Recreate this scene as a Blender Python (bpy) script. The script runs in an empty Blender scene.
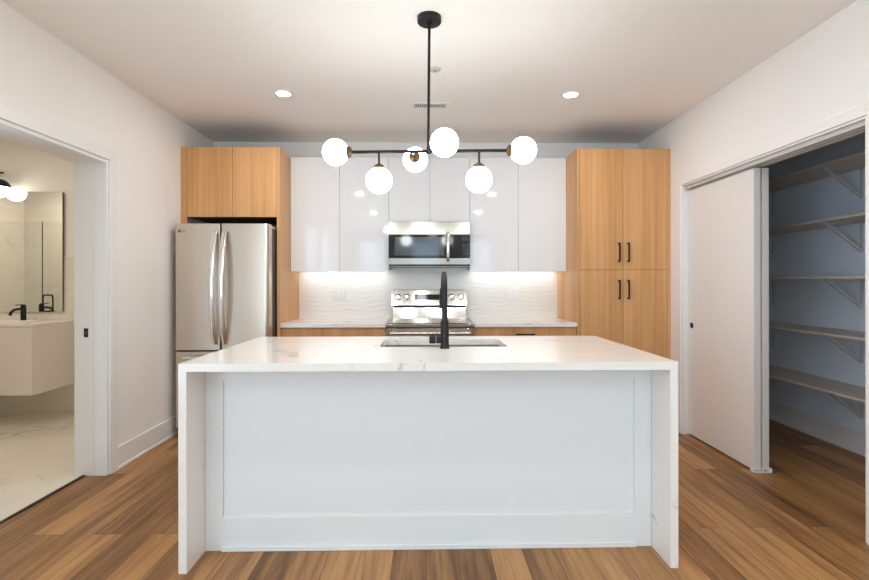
import bpy, bmesh, math, random
from mathutils import Vector, Matrix

S = bpy.context.scene
COL = S.collection
random.seed(7)
PI = math.pi

# ------------------------------------------------------------------ camera, world, light, exposure
cam_d = bpy.data.cameras.new('camera')
cam = bpy.data.objects.new('camera', cam_d)
COL.objects.link(cam)
cam.location = (0, 0, 1.267)
cam.rotation_euler = (PI/2, math.radians(0.07), -0.0185)
cam_d.sensor_fit = 'HORIZONTAL'
cam_d.sensor_width = 36.0
cam_d.lens = 490.0/869.0*36.0
cam_d.shift_y = -7.5/869.0
cam_d.clip_start = 0.05
S.camera = cam

W = bpy.data.worlds.new('daylight')
S.world = W
W.use_nodes = True
bg = W.node_tree.nodes['Background']
bg.inputs[0].default_value = (0.58, 0.78, 1, 1)
bg.inputs[1].default_value = 4


def area_lamp(name, loc, target, sx, sy, power, color, parent=None, shape='RECTANGLE', spread=None):
    d = bpy.data.lights.new(name, 'AREA')
    d.shape = shape
    d.size = sx
    if shape in ('RECTANGLE', 'ELLIPSE'):
        d.size_y = sy
    d.energy = power
    d.color = color
    if spread:
        d.spread = spread
    o = bpy.data.objects.new(name, d)
    COL.objects.link(o)
    v = Vector(target) - Vector(loc)
    o.rotation_euler = v.to_track_quat('-Z', 'Y').to_euler()
    o.location = loc
    if parent is not None:
        o.parent = parent
        o.location = Vector(loc) - LOC.get(parent.name, Vector((0, 0, 0)))
    return o


# light sources, real and added: (strength, colour)
SKY = (3, (0.8, 0.95, 1))          # sky through the big window behind the camera
SIDE = (29, (0.84, 0.98, 1))          # daylight from an added, unseen side window, mainly for the pantry
UPLIGHT = (31, (0.6, 0.97, 1))          # uplight added at the rear windows to brighten the ceiling
CANS = (6.7, (1, 0.98, 0.99))          # recessed ceiling lights
GLOBES = (17.3, (0.9, 1, 1))          # chandelier globes
LED = (0.66, (0.97, 0.98, 1))          # strips under the wall cabinets
BATH = (5.6, (1, 0.92, 0.76))          # unseen bathroom ceiling lights, added to brighten floor and mirror
VANITY = (14, (1, 0.97, 0.85))          # vanity globes
WINDOWS = ((-1.85, -1.10), (-0.40, 0.40), (1.10, 1.85))      # three tall windows behind the camera
for wa, wb in WINDOWS:
    xm = (wa+wb)/2
    area_lamp('window_skylight', (xm, -4.34, 1.80), (xm, 2.0, 0.9), wb-wa, 1.2, SKY[0]/3, SKY[1])
    area_lamp('window_groundlight', (xm, -4.34, 0.78), (xm, 1.5, 2.66), wb-wa, 0.85, UPLIGHT[0]/3, UPLIGHT[1])
SWY0, SWY1 = -2.5, 0.5                    # unseen left-wall window, added to throw daylight into the pantry
area_lamp('window_sidelight', (-2.44, -1.0, 1.36), (2.0, 0.3, 1.3), SWY1-SWY0, 2.1, SIDE[0], SIDE[1])

vs = S.view_settings
S.display_settings.display_device = 'sRGB'
vs.view_transform = 'Standard'
vs.look = 'None'
vs.gamma = 1.0
vs.use_curve_mapping = False
vs.exposure = 0.0
try:
    S.cycles.diffuse_bounces = 8
    S.cycles.max_bounces = 14
    S.cycles.glossy_bounces = 6
    S.cycles.transmission_bounces = 8
    S.cycles.transparent_max_bounces = 12
    S.cycles.sample_clamp_indirect = 6.0
    S.cycles.use_denoising = True
except Exception:
    pass

# ------------------------------------------------------------------ materials


def lin(r, g, b):
    f = lambda c: c/12.92 if c <= 0.04045 else ((c+0.055)/1.055)**2.4
    return (f(r/255.0), f(g/255.0), f(b/255.0), 1.0)


MATS = {}


def base_mat(name):
    m = bpy.data.materials.new(name)
    m.use_nodes = True
    MATS[name] = m
    nt = m.node_tree
    return m, nt, nt.nodes['Principled BSDF']


def N(nt, kind, **kw):
    n = nt.nodes.new(kind)
    for k, v in kw.items():
        setattr(n, k, v)
    return n


def plain(name, col, rough=0.5, metal=0.0, spec=0.5, noise=0.0, nscale=8.0, bump=0.0, coat=0.0):
    """A paint / plastic / metal whose colour is gently varied by a procedural noise."""
    m, nt, b = base_mat(name)
    b.inputs['Roughness'].default_value = rough
    b.inputs['Metallic'].default_value = metal
    b.inputs['Specular IOR Level'].default_value = spec
    if coat:
        b.inputs['Coat Weight'].default_value = coat
        b.inputs['Coat Roughness'].default_value = 0.03
    tc = N(nt, 'ShaderNodeTexCoord')
    nz = N(nt, 'ShaderNodeTexNoise')
    nz.inputs['Scale'].default_value = nscale
    nz.inputs['Detail'].default_value = 3
    nt.links.new(tc.outputs['Object'], nz.inputs['Vector'])
    mx = N(nt, 'ShaderNodeMix', data_type='RGBA')
    mx.inputs[6].default_value = col
    mx.inputs[7].default_value = tuple(c*(1-noise) for c in col[:3]) + (1,)
    nt.links.new(nz.outputs['Fac'], mx.inputs[0])
    nt.links.new(mx.outputs[2], b.inputs['Base Color'])
    if bump:
        bp = N(nt, 'ShaderNodeBump')
        bp.inputs['Strength'].default_value = bump
        bp.inputs['Distance'].default_value = 0.002
        n2 = N(nt, 'ShaderNodeTexNoise')
        n2.inputs['Scale'].default_value = 180
        nt.links.new(tc.outputs['Object'], n2.inputs['Vector'])
        nt.links.new(n2.outputs['Fac'], bp.inputs['Height'])
        nt.links.new(bp.outputs['Normal'], b.inputs['Normal'])
    return m


def wood_floor():
    m, nt, b = base_mat('oak_plank_floor')
    tc = N(nt, 'ShaderNodeTexCoord')
    sp = N(nt, 'ShaderNodeSeparateXYZ')
    nt.links.new(tc.outputs['Object'], sp.inputs[0])
    cb = N(nt, 'ShaderNodeCombineXYZ')
    nt.links.new(sp.outputs['Y'], cb.inputs['X'])
    nt.links.new(sp.outputs['X'], cb.inputs['Y'])
    br = N(nt, 'ShaderNodeTexBrick')
    br.offset = 0.37
    br.offset_frequency = 2
    br.inputs['Color1'].default_value = (0, 0, 0, 1)
    br.inputs['Color2'].default_value = (1, 1, 1, 1)
    br.inputs['Mortar'].default_value = (0.0, 0.0, 0.0, 1)
    br.inputs['Scale'].default_value = 1.0
    br.inputs['Mortar Size'].default_value = 0.0012
    br.inputs['Mortar Smooth'].default_value = 0.1
    br.inputs['Bias'].default_value = 0.0
    br.inputs['Brick Width'].default_value = 1.25
    br.inputs['Row Height'].default_value = 0.152
    nt.links.new(cb.outputs[0], br.inputs['Vector'])
    # shift the grain from plank to plank
    off = N(nt, 'ShaderNodeVectorMath', operation='MULTIPLY')
    off.inputs[1].default_value = (9.0, 5.0, 3.0)
    nt.links.new(br.outputs['Color'], off.inputs[0])
    add = N(nt, 'ShaderNodeVectorMath', operation='ADD')
    nt.links.new(cb.outputs[0], add.inputs[0])
    nt.links.new(off.outputs[0], add.inputs[1])
    mp = N(nt, 'ShaderNodeMapping')
    mp.inputs['Scale'].default_value = (0.8, 13.0, 1.0)
    nt.links.new(add.outputs[0], mp.inputs['Vector'])
    g1 = N(nt, 'ShaderNodeTexNoise')
    g1.inputs['Scale'].default_value = 1.5
    g1.inputs['Detail'].default_value = 6
    g1.inputs['Roughness'].default_value = 0.6
    g1.inputs['Distortion'].default_value = 0.6
    nt.links.new(mp.outputs[0], g1.inputs['Vector'])
    mp2 = N(nt, 'ShaderNodeMapping')
    mp2.inputs['Scale'].default_value = (3.0, 90.0, 1.0)
    nt.links.new(add.outputs[0], mp2.inputs['Vector'])
    g2 = N(nt, 'ShaderNodeTexNoise')
    g2.inputs['Scale'].default_value = 1.0
    g2.inputs['Detail'].default_value = 4
    nt.links.new(mp2.outputs[0], g2.inputs['Vector'])
    s1 = N(nt, 'ShaderNodeMath', operation='MULTIPLY_ADD')
    s1.inputs[1].default_value = 0.36
    nt.links.new(br.outputs['Color'], s1.inputs[0])
    s2 = N(nt, 'ShaderNodeMath', operation='MULTIPLY_ADD')
    s2.inputs[1].default_value = 1.0
    nt.links.new(g1.outputs['Fac'], s2.inputs[0])
    s3 = N(nt, 'ShaderNodeMath', operation='MULTIPLY_ADD')
    s3.inputs[1].default_value = 0.42
    s3.inputs[2].default_value = -0.40
    nt.links.new(g2.outputs['Fac'], s3.inputs[0])
    nt.links.new(s3.outputs[0], s2.inputs[2])
    nt.links.new(s2.outputs[0], s1.inputs[2])
    rp = N(nt, 'ShaderNodeValToRGB')
    e = rp.color_ramp.elements
    e[0].position = 0.08
    e[0].color = lin(82, 54, 30)
    e[1].position = 0.95
    e[1].color = lin(204, 158, 106)
    x = e.new(0.36)
    x.color = lin(137, 97, 57)
    x = e.new(0.62)
    x.color = lin(176, 130, 81)
    nt.links.new(s1.outputs[0], rp.inputs['Fac'])
    mx = N(nt, 'ShaderNodeMix', data_type='RGBA', blend_type='MULTIPLY')
    nt.links.new(rp.outputs[0], mx.inputs[6])
    mx.inputs[7].default_value = (0.45, 0.36, 0.30, 1)
    nt.links.new(br.outputs['Fac'], mx.inputs[0])
    nt.links.new(mx.outputs[2], b.inputs['Base Color'])
    b.inputs['Roughness'].default_value = 0.42
    b.inputs['Specular IOR Level'].default_value = 0.35
    bp = N(nt, 'ShaderNodeBump')
    bp.inputs['Strength'].default_value = 0.15
    bp.inputs['Distance'].default_value = 0.002
    nt.links.new(g2.outputs['Fac'], bp.inputs['Height'])
    nt.links.new(bp.outputs['Normal'], b.inputs['Normal'])
    return m


def oak(name, light, dark, axis='Z'):
    m, nt, b = base_mat(name)
    tc = N(nt, 'ShaderNodeTexCoord')
    mp = N(nt, 'ShaderNodeMapping')
    sc = {'Z': (38.0, 38.0, 0.9), 'X': (0.9, 38.0, 38.0)}[axis]
    mp.inputs['Scale'].default_value = sc
    nt.links.new(tc.outputs['Object'], mp.inputs['Vector'])
    n1 = N(nt, 'ShaderNodeTexNoise')
    n1.inputs['Scale'].default_value = 1.0
    n1.inputs['Detail'].default_value = 5
    n1.inputs['Roughness'].default_value = 0.65
    nt.links.new(mp.outputs[0], n1.inputs['Vector'])
    mp2 = N(nt, 'ShaderNodeMapping')
    mp2.inputs['Scale'].default_value = tuple(c*0.17 if c > 2 else c*0.3 for c in sc)
    nt.links.new(tc.outputs['Object'], mp2.inputs['Vector'])
    n2 = N(nt, 'ShaderNodeTexNoise')
    n2.inputs['Detail'].default_value = 2
    n2.inputs['Scale'].default_value = 1.0
    nt.links.new(mp2.outputs[0], n2.inputs['Vector'])
    md = N(nt, 'ShaderNodeMath', operation='ADD')
    nt.links.new(n1.outputs['Fac'], md.inputs[0])
    nt.links.new(n2.outputs['Fac'], md.inputs[1])
    rp = N(nt, 'ShaderNodeValToRGB')
    rp.color_ramp.elements[0].position = 0.36
    rp.color_ramp.elements[1].position = 0.66
    hf = N(nt, 'ShaderNodeMath', operation='MULTIPLY')
    hf.inputs[1].default_value = 0.5
    nt.links.new(md.outputs[0], hf.inputs[0])
    nt.links.new(hf.outputs[0], rp.inputs['Fac'])
    rp.color_ramp.elements[0].color = dark
    rp.color_ramp.elements[1].color = light
    nt.links.new(rp.outputs[0], b.inputs['Base Color'])
    b.inputs['Roughness'].default_value = 0.42
    b.inputs['Specular IOR Level'].default_value = 0.35
    return m


def stone(name, col, vein, scale, width, rough, speck=0.0, tile=None, strength=1.0):
    """White stone with soft grey veins; with tile=(w,h,axes) also thin grout joints."""
    m, nt, b = base_mat(name)
    tc = N(nt, 'ShaderNodeTexCoord')
    nz = N(nt, 'ShaderNodeTexNoise')
    nz.inputs['Scale'].default_value = scale
    nz.inputs['Detail'].default_value = 7
    nz.inputs['Roughness'].default_value = 0.55
    nz.inputs['Distortion'].default_value = 1.3
    nt.links.new(tc.outputs['Object'], nz.inputs['Vector'])
    d = N(nt, 'ShaderNodeMath', operation='SUBTRACT')
    d.inputs[1].default_value = 0.5
    nt.links.new(nz.outputs['Fac'], d.inputs[0])
    a = N(nt, 'ShaderNodeMath', operation='ABSOLUTE')
    nt.links.new(d.outputs[0], a.inputs[0])
    mr = N(nt, 'ShaderNodeMapRange')
    mr.inputs['From Min'].default_value = 0.0
    mr.inputs['From Max'].default_value = width
    mr.inputs['To Min'].default_value = 1.0
    mr.inputs['To Max'].default_value = 0.0
    nt.links.new(a.outputs[0], mr.inputs['Value'])
    n2 = N(nt, 'ShaderNodeTexNoise')
    n2.inputs['Scale'].default_value = scale*0.9
    n2.inputs['Detail'].default_value = 2
    nt.links.new(tc.outputs['Object'], n2.inputs['Vector'])
    mr2 = N(nt, 'ShaderNodeMapRange')
    mr2.inputs['From Min'].default_value = 0.5
    mr2.inputs['From Max'].default_value = 0.68
    mr2.inputs['To Max'].default_value = strength
    nt.links.new(n2.outputs['Fac'], mr2.inputs['Value'])
    ml = N(nt, 'ShaderNodeMath', operation='MULTIPLY')
    nt.links.new(mr.outputs[0], ml.inputs[0])
    nt.links.new(mr2.outputs[0], ml.inputs[1])
    fac = ml.outputs[0]
    if speck:
        n3 = N(nt, 'ShaderNodeTexNoise')
        n3.inputs['Scale'].default_value = 55
        n3.inputs['Detail'].default_value = 3
        nt.links.new(tc.outputs['Object'], n3.inputs['Vector'])
        mr3 = N(nt, 'ShaderNodeMapRange')
        mr3.inputs['From Min'].default_value = 0.5
        mr3.inputs['From Max'].default_value = 0.75
        mr3.inputs['To Max'].default_value = speck
        nt.links.new(n3.outputs['Fac'], mr3.inputs['Value'])
        ad = N(nt, 'ShaderNodeMath', operation='ADD', use_clamp=True)
        nt.links.new(fac, ad.inputs[0])
        nt.links.new(mr3.outputs[0], ad.inputs[1])
        fac = ad.outputs[0]
    mx = N(nt, 'ShaderNodeMix', data_type='RGBA')
    mx.inputs[6].default_value = col
    mx.inputs[7].default_value = vein
    nt.links.new(fac, mx.inputs[0])
    out = mx.outputs[2]
    if tile:
        w, h, ax = tile
        sp = N(nt, 'ShaderNodeSeparateXYZ')
        nt.links.new(tc.outputs['Object'], sp.inputs[0])
        cb = N(nt, 'ShaderNodeCombineXYZ')
        nt.links.new(sp.outputs[ax[0]], cb.inputs['X'])
        nt.links.new(sp.outputs[ax[1]], cb.inputs['Y'])
        br = N(nt, 'ShaderNodeTexBrick')
        br.offset = 0.5
        br.inputs['Scale'].default_value = 1.0
        br.inputs['Brick Width'].default_value = w
        br.inputs['Row Height'].default_value = h
        br.inputs['Mortar Size'].default_value = 0.0015
        br.inputs['Mortar Smooth'].default_value = 0.0
        nt.links.new(cb.outputs[0], br.inputs['Vector'])
        m2 = N(nt, 'ShaderNodeMix', data_type='RGBA')
        nt.links.new(br.outputs['Fac'], m2.inputs[0])
        nt.links.new(out, m2.inputs[6])
        m2.inputs[7].default_value = tuple(c*0.72 for c in col[:3]) + (1,)
        out = m2.outputs[2]
    nt.links.new(out, b.inputs['Base Color'])
    b.inputs['Roughness'].default_value = rough
    return m


def steel(name, col, rough, streak='Z', amount=0.12):
    m, nt, b = base_mat(name)
    b.inputs['Metallic'].default_value = 1.0
    b.inputs['Base Color'].default_value = col
    tc = N(nt, 'ShaderNodeTexCoord')
    mp = N(nt, 'ShaderNodeMapping')
    mp.inputs['Scale'].default_value = {'Z': (160, 160, 1.5), 'X': (1.5, 160, 160)}[streak]
    nt.links.new(tc.outputs['Object'], mp.inputs['Vector'])
    nz = N(nt, 'ShaderNodeTexNoise')
    nz.inputs['Scale'].default_value = 1.0
    nz.inputs['Detail'].default_value = 3
    nt.links.new(mp.outputs[0], nz.inputs['Vector'])
    mr = N(nt, 'ShaderNodeMapRange')
    mr.inputs['To Min'].default_value = rough-amount/2
    mr.inputs['To Max'].default_value = rough+amount/2
    nt.links.new(nz.outputs['Fac'], mr.inputs['Value'])
    nt.links.new(mr.outputs[0], b.inputs['Roughness'])
    bp = N(nt, 'ShaderNodeBump')
    bp.inputs['Strength'].default_value = 0.012
    bp.inputs['Distance'].default_value = 0.001
    nt.links.new(nz.outputs['Fac'], bp.inputs['Height'])
    nt.links.new(bp.outputs['Normal'], b.inputs['Normal'])
    return m


def glow(name, col, strength):
    m, nt, b = base_mat(name)
    b.inputs['Base Color'].default_value = (0.8, 0.8, 0.8, 1)
    b.inputs['Emission Color'].default_value = tuple(col) + (1,)
    b.inputs['Emission Strength'].default_value = strength
    return m


def clear_glass(name, tint):
    m, nt, b = base_mat(name)
    nt.nodes.remove(b)
    out = [n for n in nt.nodes if n.type == 'OUTPUT_MATERIAL'][0]
    t = N(nt, 'ShaderNodeBsdfTransparent')
    t.inputs[0].default_value = tint
    g = N(nt, 'ShaderNodeBsdfGlossy')
    g.inputs['Roughness'].default_value = 0.02
    fr = N(nt, 'ShaderNodeFresnel')
    fr.inputs['IOR'].default_value = 1.45
    mx = N(nt, 'ShaderNodeMixShader')
    nt.links.new(fr.outputs[0], mx.inputs[0])
    nt.links.new(t.outputs[0], mx.inputs[1])
    nt.links.new(g.outputs[0], mx.inputs[2])
    nt.links.new(mx.outputs[0], out.inputs['Surface'])
    return m


M_WALL = plain('wall_paint', lin(240, 236, 232), 0.75, noise=0.015, nscale=2.0, bump=0.05)
M_CEIL = plain('ceiling_paint', lin(244, 239, 235), 0.85, noise=0.015, nscale=2.0, bump=0.05)
M_PANTRY = plain('cool_white_pantry_paint', lin(228, 237, 247), 0.75, noise=0.015, nscale=2.0)  # white pantry walls with the bluish daylight put into their colour
M_TRIM = plain('white_trim_enamel', lin(234, 233, 231), 0.38, noise=0.01)
M_DOOR = plain('white_door_paint', lin(232, 227, 223), 0.5, noise=0.01)
M_ISL = plain('island_white_lacquer', lin(226, 228, 229), 0.42, noise=0.012)  # white lacquer, faintly cooled to carry the daylight on it
M_GLOSS = plain('high_gloss_white', lin(228, 227, 228), 0.05, spec=0.5, noise=0.008)
M_CASE = plain('white_carcass', lin(222, 220, 216), 0.5, noise=0.01)
M_FLOOR = wood_floor()
M_OAK = oak('light_oak_veneer', lin(222, 172, 120), lin(194, 141, 88))
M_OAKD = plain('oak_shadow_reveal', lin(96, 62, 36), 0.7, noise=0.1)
M_QUARTZ = stone('white_quartz', lin(233, 229, 224), lin(178, 174, 170), 2.6, 0.022, 0.16, speck=0.10, strength=0.75)
M_MARBLE_F = stone('marble_floor_tile', lin(232, 226, 214), lin(168, 158, 142), 1.7, 0.03, 0.25, tile=(1.2, 0.6, 'YX'), strength=0.8)
M_MARBLE_W = stone('marble_wall_tile', lin(230, 225, 214), lin(176, 168, 154), 1.6, 0.03, 0.22, tile=(1.2, 0.6, 'XZ'), strength=0.8)
M_WHITETILE = stone('white_shower_tile', lin(236, 232, 222), lin(200, 194, 180), 1.2, 0.03, 0.2, tile=(0.6, 0.3, 'XZ'), strength=0.5)
M_WAVE = plain('wavy_glazed_tile', lin(236, 232, 226), 0.22, noise=0.02, nscale=5)
M_STEEL = steel('brushed_steel', (0.65, 0.57, 0.485, 1), 0.30, 'Z', 0.05)
M_STEELX = steel('brushed_steel_wide', (0.56, 0.52, 0.47, 1), 0.12, 'X', 0.05)
M_STEELM = steel('brushed_steel_satin', (0.31, 0.28, 0.245, 1), 0.19, 'X', 0.05)
M_BRIGHT = steel('polished_steel', (0.86, 0.84, 0.82, 1), 0.14, 'Z', 0.06)
M_SINK = steel('sink_steel', (0.50, 0.49, 0.48, 1), 0.28, 'X')
M_FRSIDE = plain('fridge_side_grey', lin(92, 90, 90), 0.45, metal=0.6, noise=0.05)
M_BLACK = plain('matte_black_metal', lin(26, 25, 25), 0.42, metal=0.3, noise=0.15)
M_BRONZE = plain('dark_bronze_metal', lin(44, 38, 33), 0.36, metal=0.7, noise=0.1)
M_BRASS = plain('antique_brass', lin(104, 80, 56), 0.45, metal=0.9, noise=0.1)
M_DARK = plain('black_plastic', lin(20, 21, 23), 0.35, noise=0.1)
M_GLASSB = plain('black_oven_glass', lin(14, 16, 19), 0.07, spec=0.45, noise=0.1)
M_WINDOWG = plain('microwave_window_mesh', lin(62, 68, 74), 0.10, spec=0.6, noise=0.12, nscale=60, coat=0.3)
M_COOK = plain('ceramic_cooktop_glass', lin(38, 36, 35), 0.08, spec=0.7, noise=0.08, coat=0.5)
M_RING = plain('burner_ring_print', lin(104, 102, 100), 0.2, noise=0.05)
M_GREY = plain('light_grey_plastic', lin(198, 195, 190), 0.5, noise=0.02)
M_VENT = plain('vent_grey', lin(150, 146, 142), 0.5, noise=0.02)
M_SHELF = plain('white_melamine_shelf', lin(205, 194, 182), 0.5, noise=0.03)  # white shelf with the kitchen's warm light mixed in as beige
M_BRKT = plain('grey_white_bracket', lin(205, 205, 203), 0.45, noise=0.02)
M_MIRROR = plain('mirror_silver', (0.94, 0.94, 0.91, 1), 0.01, metal=1.0, noise=0.01)
M_VANITY = plain('vanity_white_gloss', lin(244, 236, 232), 0.2, noise=0.01)
M_GLASS = clear_glass('shower_glass', (0.985, 0.99, 0.985, 1))
M_GLOBE = glow('opal_globe_lit', GLOBES[1], GLOBES[0])
M_LENS = glow('recessed_lens_lit', CANS[1], CANS[0]*3.5)
M_LED = glow('led_strip_lit', LED[1], LED[0]*7.5)
M_VGLOBE = glow('vanity_globe_lit', VANITY[1], VANITY[0])
M_LOGO = plain('logo_grey', lin(92, 84, 82), 0.4, metal=0.4, noise=0.05)

# ------------------------------------------------------------------ builders
LOC = {}


class B:
    """Collects shapes, given in world coordinates, into one mesh."""

    def __init__(s):
        s.bm = bmesh.new()

    def box(s, x0, x1, y0, y1, z0, z1):
        v = [s.bm.verts.new(p) for p in ((x0, y0, z0), (x1, y0, z0), (x1, y1, z0), (x0, y1, z0),
                                         (x0, y0, z1), (x1, y0, z1), (x1, y1, z1), (x0, y1, z1))]
        for f in ((3, 2, 1, 0), (4, 5, 6, 7), (0, 1, 5, 4), (1, 2, 6, 5), (2, 3, 7, 6), (3, 0, 4, 7)):
            s.bm.faces.new([v[i] for i in f])
        return s

    def cyl(s, p0, p1, r0, r1=None, n=24):
        return s.tube([p0, p1], [r0, r0 if r1 is None else r1], n)

    def tube(s, path, r, n=16, ell=None, side=(1, 0, 0)):
        """Round (or, with ell, flattened) tube along a path, capped at both ends."""
        P = [Vector(p) for p in path]
        rr = r if isinstance(r, (list, tuple)) else [r]*len(P)
        rings = []
        ref = None
        for i, p in enumerate(P):
            t = (P[min(i+1, len(P)-1)] - P[max(i-1, 0)]).normalized()
            if ref is None:
                ref = Vector(side) if abs(t.dot(Vector(side))) < 0.9 else Vector((0, 1, 0)) if abs(t.y) < 0.9 else Vector((0, 0, 1))
            u = (ref - t*ref.dot(t)).normalized()
            w = t.cross(u)
            ref = u
            a, b = (rr[i], rr[i]*(ell or 1.0))
            rings.append([s.bm.verts.new(p + u*(a*math.cos(2*PI*k/n)) + w*(b*math.sin(2*PI*k/n))) for k in range(n)])
        for i in range(len(rings)-1):
            for k in range(n):
                s.bm.faces.new((rings[i][k], rings[i][(k+1) % n], rings[i+1][(k+1) % n], rings[i+1][k]))
        s.bm.faces.new(rings[0][::-1])
        s.bm.faces.new(rings[-1])
        return s

    def lathe(s, c, prof, n=32, axis='Z', rot=None):
        """Surface of revolution: prof is [(radius, height)] along the axis from centre c."""
        c = Vector(c)
        M = rot or {'Z': Matrix.Identity(3), 'Y': Matrix(((1, 0, 0), (0, 0, 1), (0, -1, 0))),
                    'X': Matrix(((0, 0, 1), (0, 1, 0), (-1, 0, 0)))}[axis]
        rings = []
        for r, h in prof:
            if r < 1e-6:
                rings.append([s.bm.verts.new(c + M @ Vector((0, 0, h)))])
            else:
                rings.append([s.bm.verts.new(c + M @ Vector((r*math.cos(2*PI*k/n), r*math.sin(2*PI*k/n), h))) for k in range(n)])
        for a, b in zip(rings, rings[1:]):
            if len(a) == 1 and len(b) == 1:
                continue
            for k in range(n):
                k2 = (k+1) % n
                if len(a) == 1:
                    s.bm.faces.new((a[0], b[k2], b[k]))
                elif len(b) == 1:
                    s.bm.faces.new((a[k], a[k2], b[0]))
                else:
                    s.bm.faces.new((a[k], a[k2], b[k2], b[k]))
        return s

    def sphere(s, c, r, n=32):
        k = n//2
        return s.lathe(c, [(r*math.sin(PI*i/k), -r*math.cos(PI*i/k)) for i in range(k+1)], n)

    def prism(s, pts, axis, a, b):
        """Polygon pts extruded along an axis from a to b. pts are the two other coordinates in XYZ order."""
        def mk(p, t):
            q = list(p)
            q.insert('XYZ'.index(axis), t)
            return s.bm.verts.new(q)
        lo = [mk(p, a) for p in pts]
        hi = [mk(p, b) for p in pts]
        n = len(pts)
        s.bm.faces.new(lo)
        s.bm.faces.new(hi[::-1])
        for i in range(n):
            s.bm.faces.new((lo[i], hi[i], hi[(i+1) % n], lo[(i+1) % n]))
        return s

    def slab_with_hole(s, outer, hole, z0, z1):
        """Flat slab (outline of 2D points) with a hole, both walls closed."""
        for z in (z0, z1):
            ed = []
            for loop in (outer, hole):
                vs_ = [s.bm.verts.new((p[0], p[1], z)) for p in loop]
                ed += [s.bm.edges.new((vs_[i], vs_[(i+1) % len(vs_)])) for i in range(len(vs_))]
            bmesh.ops.triangle_fill(s.bm, use_beauty=True, use_dissolve=False, edges=ed)
        s.bm.verts.ensure_lookup_table()
        for loop in (outer, hole):
            n = len(loop)
            for i in range(n):
                p, q = loop[i], loop[(i+1) % n]
                s.bm.faces.new([s.bm.verts.new(t) for t in ((p[0], p[1], z0), (q[0], q[1], z0), (q[0], q[1], z1), (p[0], p[1], z1))])
        bmesh.ops.remove_doubles(s.bm, verts=s.bm.verts, dist=1e-5)
        return s

    def build(s, name, mat, parent=None, bevel=0.0, smooth=False, origin=None, seg=2):
        bmesh.ops.recalc_face_normals(s.bm, faces=s.bm.faces)
        off = LOC[parent.name] if parent is not None and parent.name in LOC else (Vector(origin) if origin else Vector((0, 0, 0)))
        for v in s.bm.verts:
            v.co -= off
        me = bpy.data.meshes.new(name)
        s.bm.to_mesh(me)
        s.bm.free()
        me.materials.append(mat)
        if smooth or bevel:
            for p in me.polygons:
                p.use_smooth = True
            try:
                me.set_sharp_from_angle(angle=math.radians(38))
            except Exception:
                pass
        o = bpy.data.objects.new(name, me)
        COL.objects.link(o)
        LOC[o.name] = off
        if parent is not None:
            o.parent = parent
        else:
            o.location = off
        if bevel:
            md = o.modifiers.new('bevel', 'BEVEL')
            md.width = bevel
            md.segments = seg
            md.limit_method = 'ANGLE'
            md.angle_limit = math.radians(50)
            md.harden_normals = False
        return o


def tag(o, label, cat, group=None, kind=None):
    o['label'] = label
    o['category'] = cat
    if group:
        o['group'] = group
    if kind:
        o['kind'] = kind
    return o


def thing(name, loc, label, cat, group=None):
    o = bpy.data.objects.new(name, None)
    COL.objects.link(o)
    o.empty_display_size = 0.1
    o.location = loc
    LOC[o.name] = Vector(loc)
    return tag(o, label, cat, group)


def struct(o, label=None, cat=None):
    o['kind'] = 'structure'
    if label:
        o['label'] = label
        o['category'] = cat
    return o


def copy_tree(o, loc=None, parent=None):
    kids = list(o.children)
    c = o.copy()
    COL.objects.link(c)
    if parent is not None:
        c.parent = parent
    if loc is not None:
        c.location = loc
    for k in kids:
        copy_tree(k, None, c)
    return c


def rrect(x0, x1, y0, y1, r, n=6):
    pts = []
    for cx, cy, a in ((x1-r, y1-r, 0), (x0+r, y1-r, 90), (x0+r, y0+r, 180), (x1-r, y0+r, 270)):
        for k in range(n+1):
            t = math.radians(a + 90.0*k/n)
            pts.append((cx + r*math.cos(t), cy + r*math.sin(t)))
    return pts


def basin(b, x0, x1, y0, y1, r, ztop, zbot, flange=0.02, wall=0.004):
    """Rectangular sink bowl with rounded corners, an outward flange, and real thickness."""
    prof_in = [(-0.0, ztop), (0.004, zbot+0.03), (0.010, zbot+0.010), (0.03, zbot)]
    prof_out = [(-flange, ztop), (-flange, ztop-wall), (-wall, ztop-wall), (-wall+0.004, zbot+0.026), (0.006, zbot-wall)]
    loops = []
    for d, z in prof_out[::-1] + prof_in:
        rr = max(0.004, r - d)
        loops.append([b.bm.verts.new((p[0], p[1], z)) for p in rrect(x0+d, x1-d, y0+d, y1-d, rr)])
    n = len(loops[0])
    for A, C in zip(loops, loops[1:]):
        for i in range(n):
            b.bm.faces.new((A[i], A[(i+1) % n], C[(i+1) % n], C[i]))
    b.bm.faces.new(loops[-1])
    b.bm.faces.new(loops[0][::-1])
    return b


# ------------------------------------------------------------------ the setting
XL, XR, H = -2.097, 2.141, 2.663
YB, YR = 4.89, -4.2
XBL = -2.306                 # bathroom face of the left wall
XPR = 2.34                   # pantry face of the right wall
LO0, LO1, LOH = 2.37, 3.277, 2.075      # bathroom opening
RO0, RO1, ROH = 2.326, 4.055, 2.074     # pantry opening
PX, PY0, PY1 = 3.20, 1.75, 4.70         # pantry
BX, BY0, BY1 = -5.75, 2.60, 4.90        # bathroom

f = B()
f.box(-2.236, PX+0.12, YR-0.2, YB+0.12, -0.12, 0.0)
struct(f.build('floor', M_FLOOR))
f = B().box(BX-0.1, -2.252, BY0-0.1, BY1+0.1, -0.12, 0.0)
struct(f.build('floor_bathroom', M_MARBLE_F))
f = B().box(-2.252, -2.236, BY0-0.1, YB+0.12, -0.12, 0.002)
f.box(-2.254, -2.234, LO0+0.001, LO1-0.001, -0.01, 0.006)
struct(f.build('trim_threshold', M_BLACK), 'thin black metal threshold strip between marble tile and wood floor', 'threshold')

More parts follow.
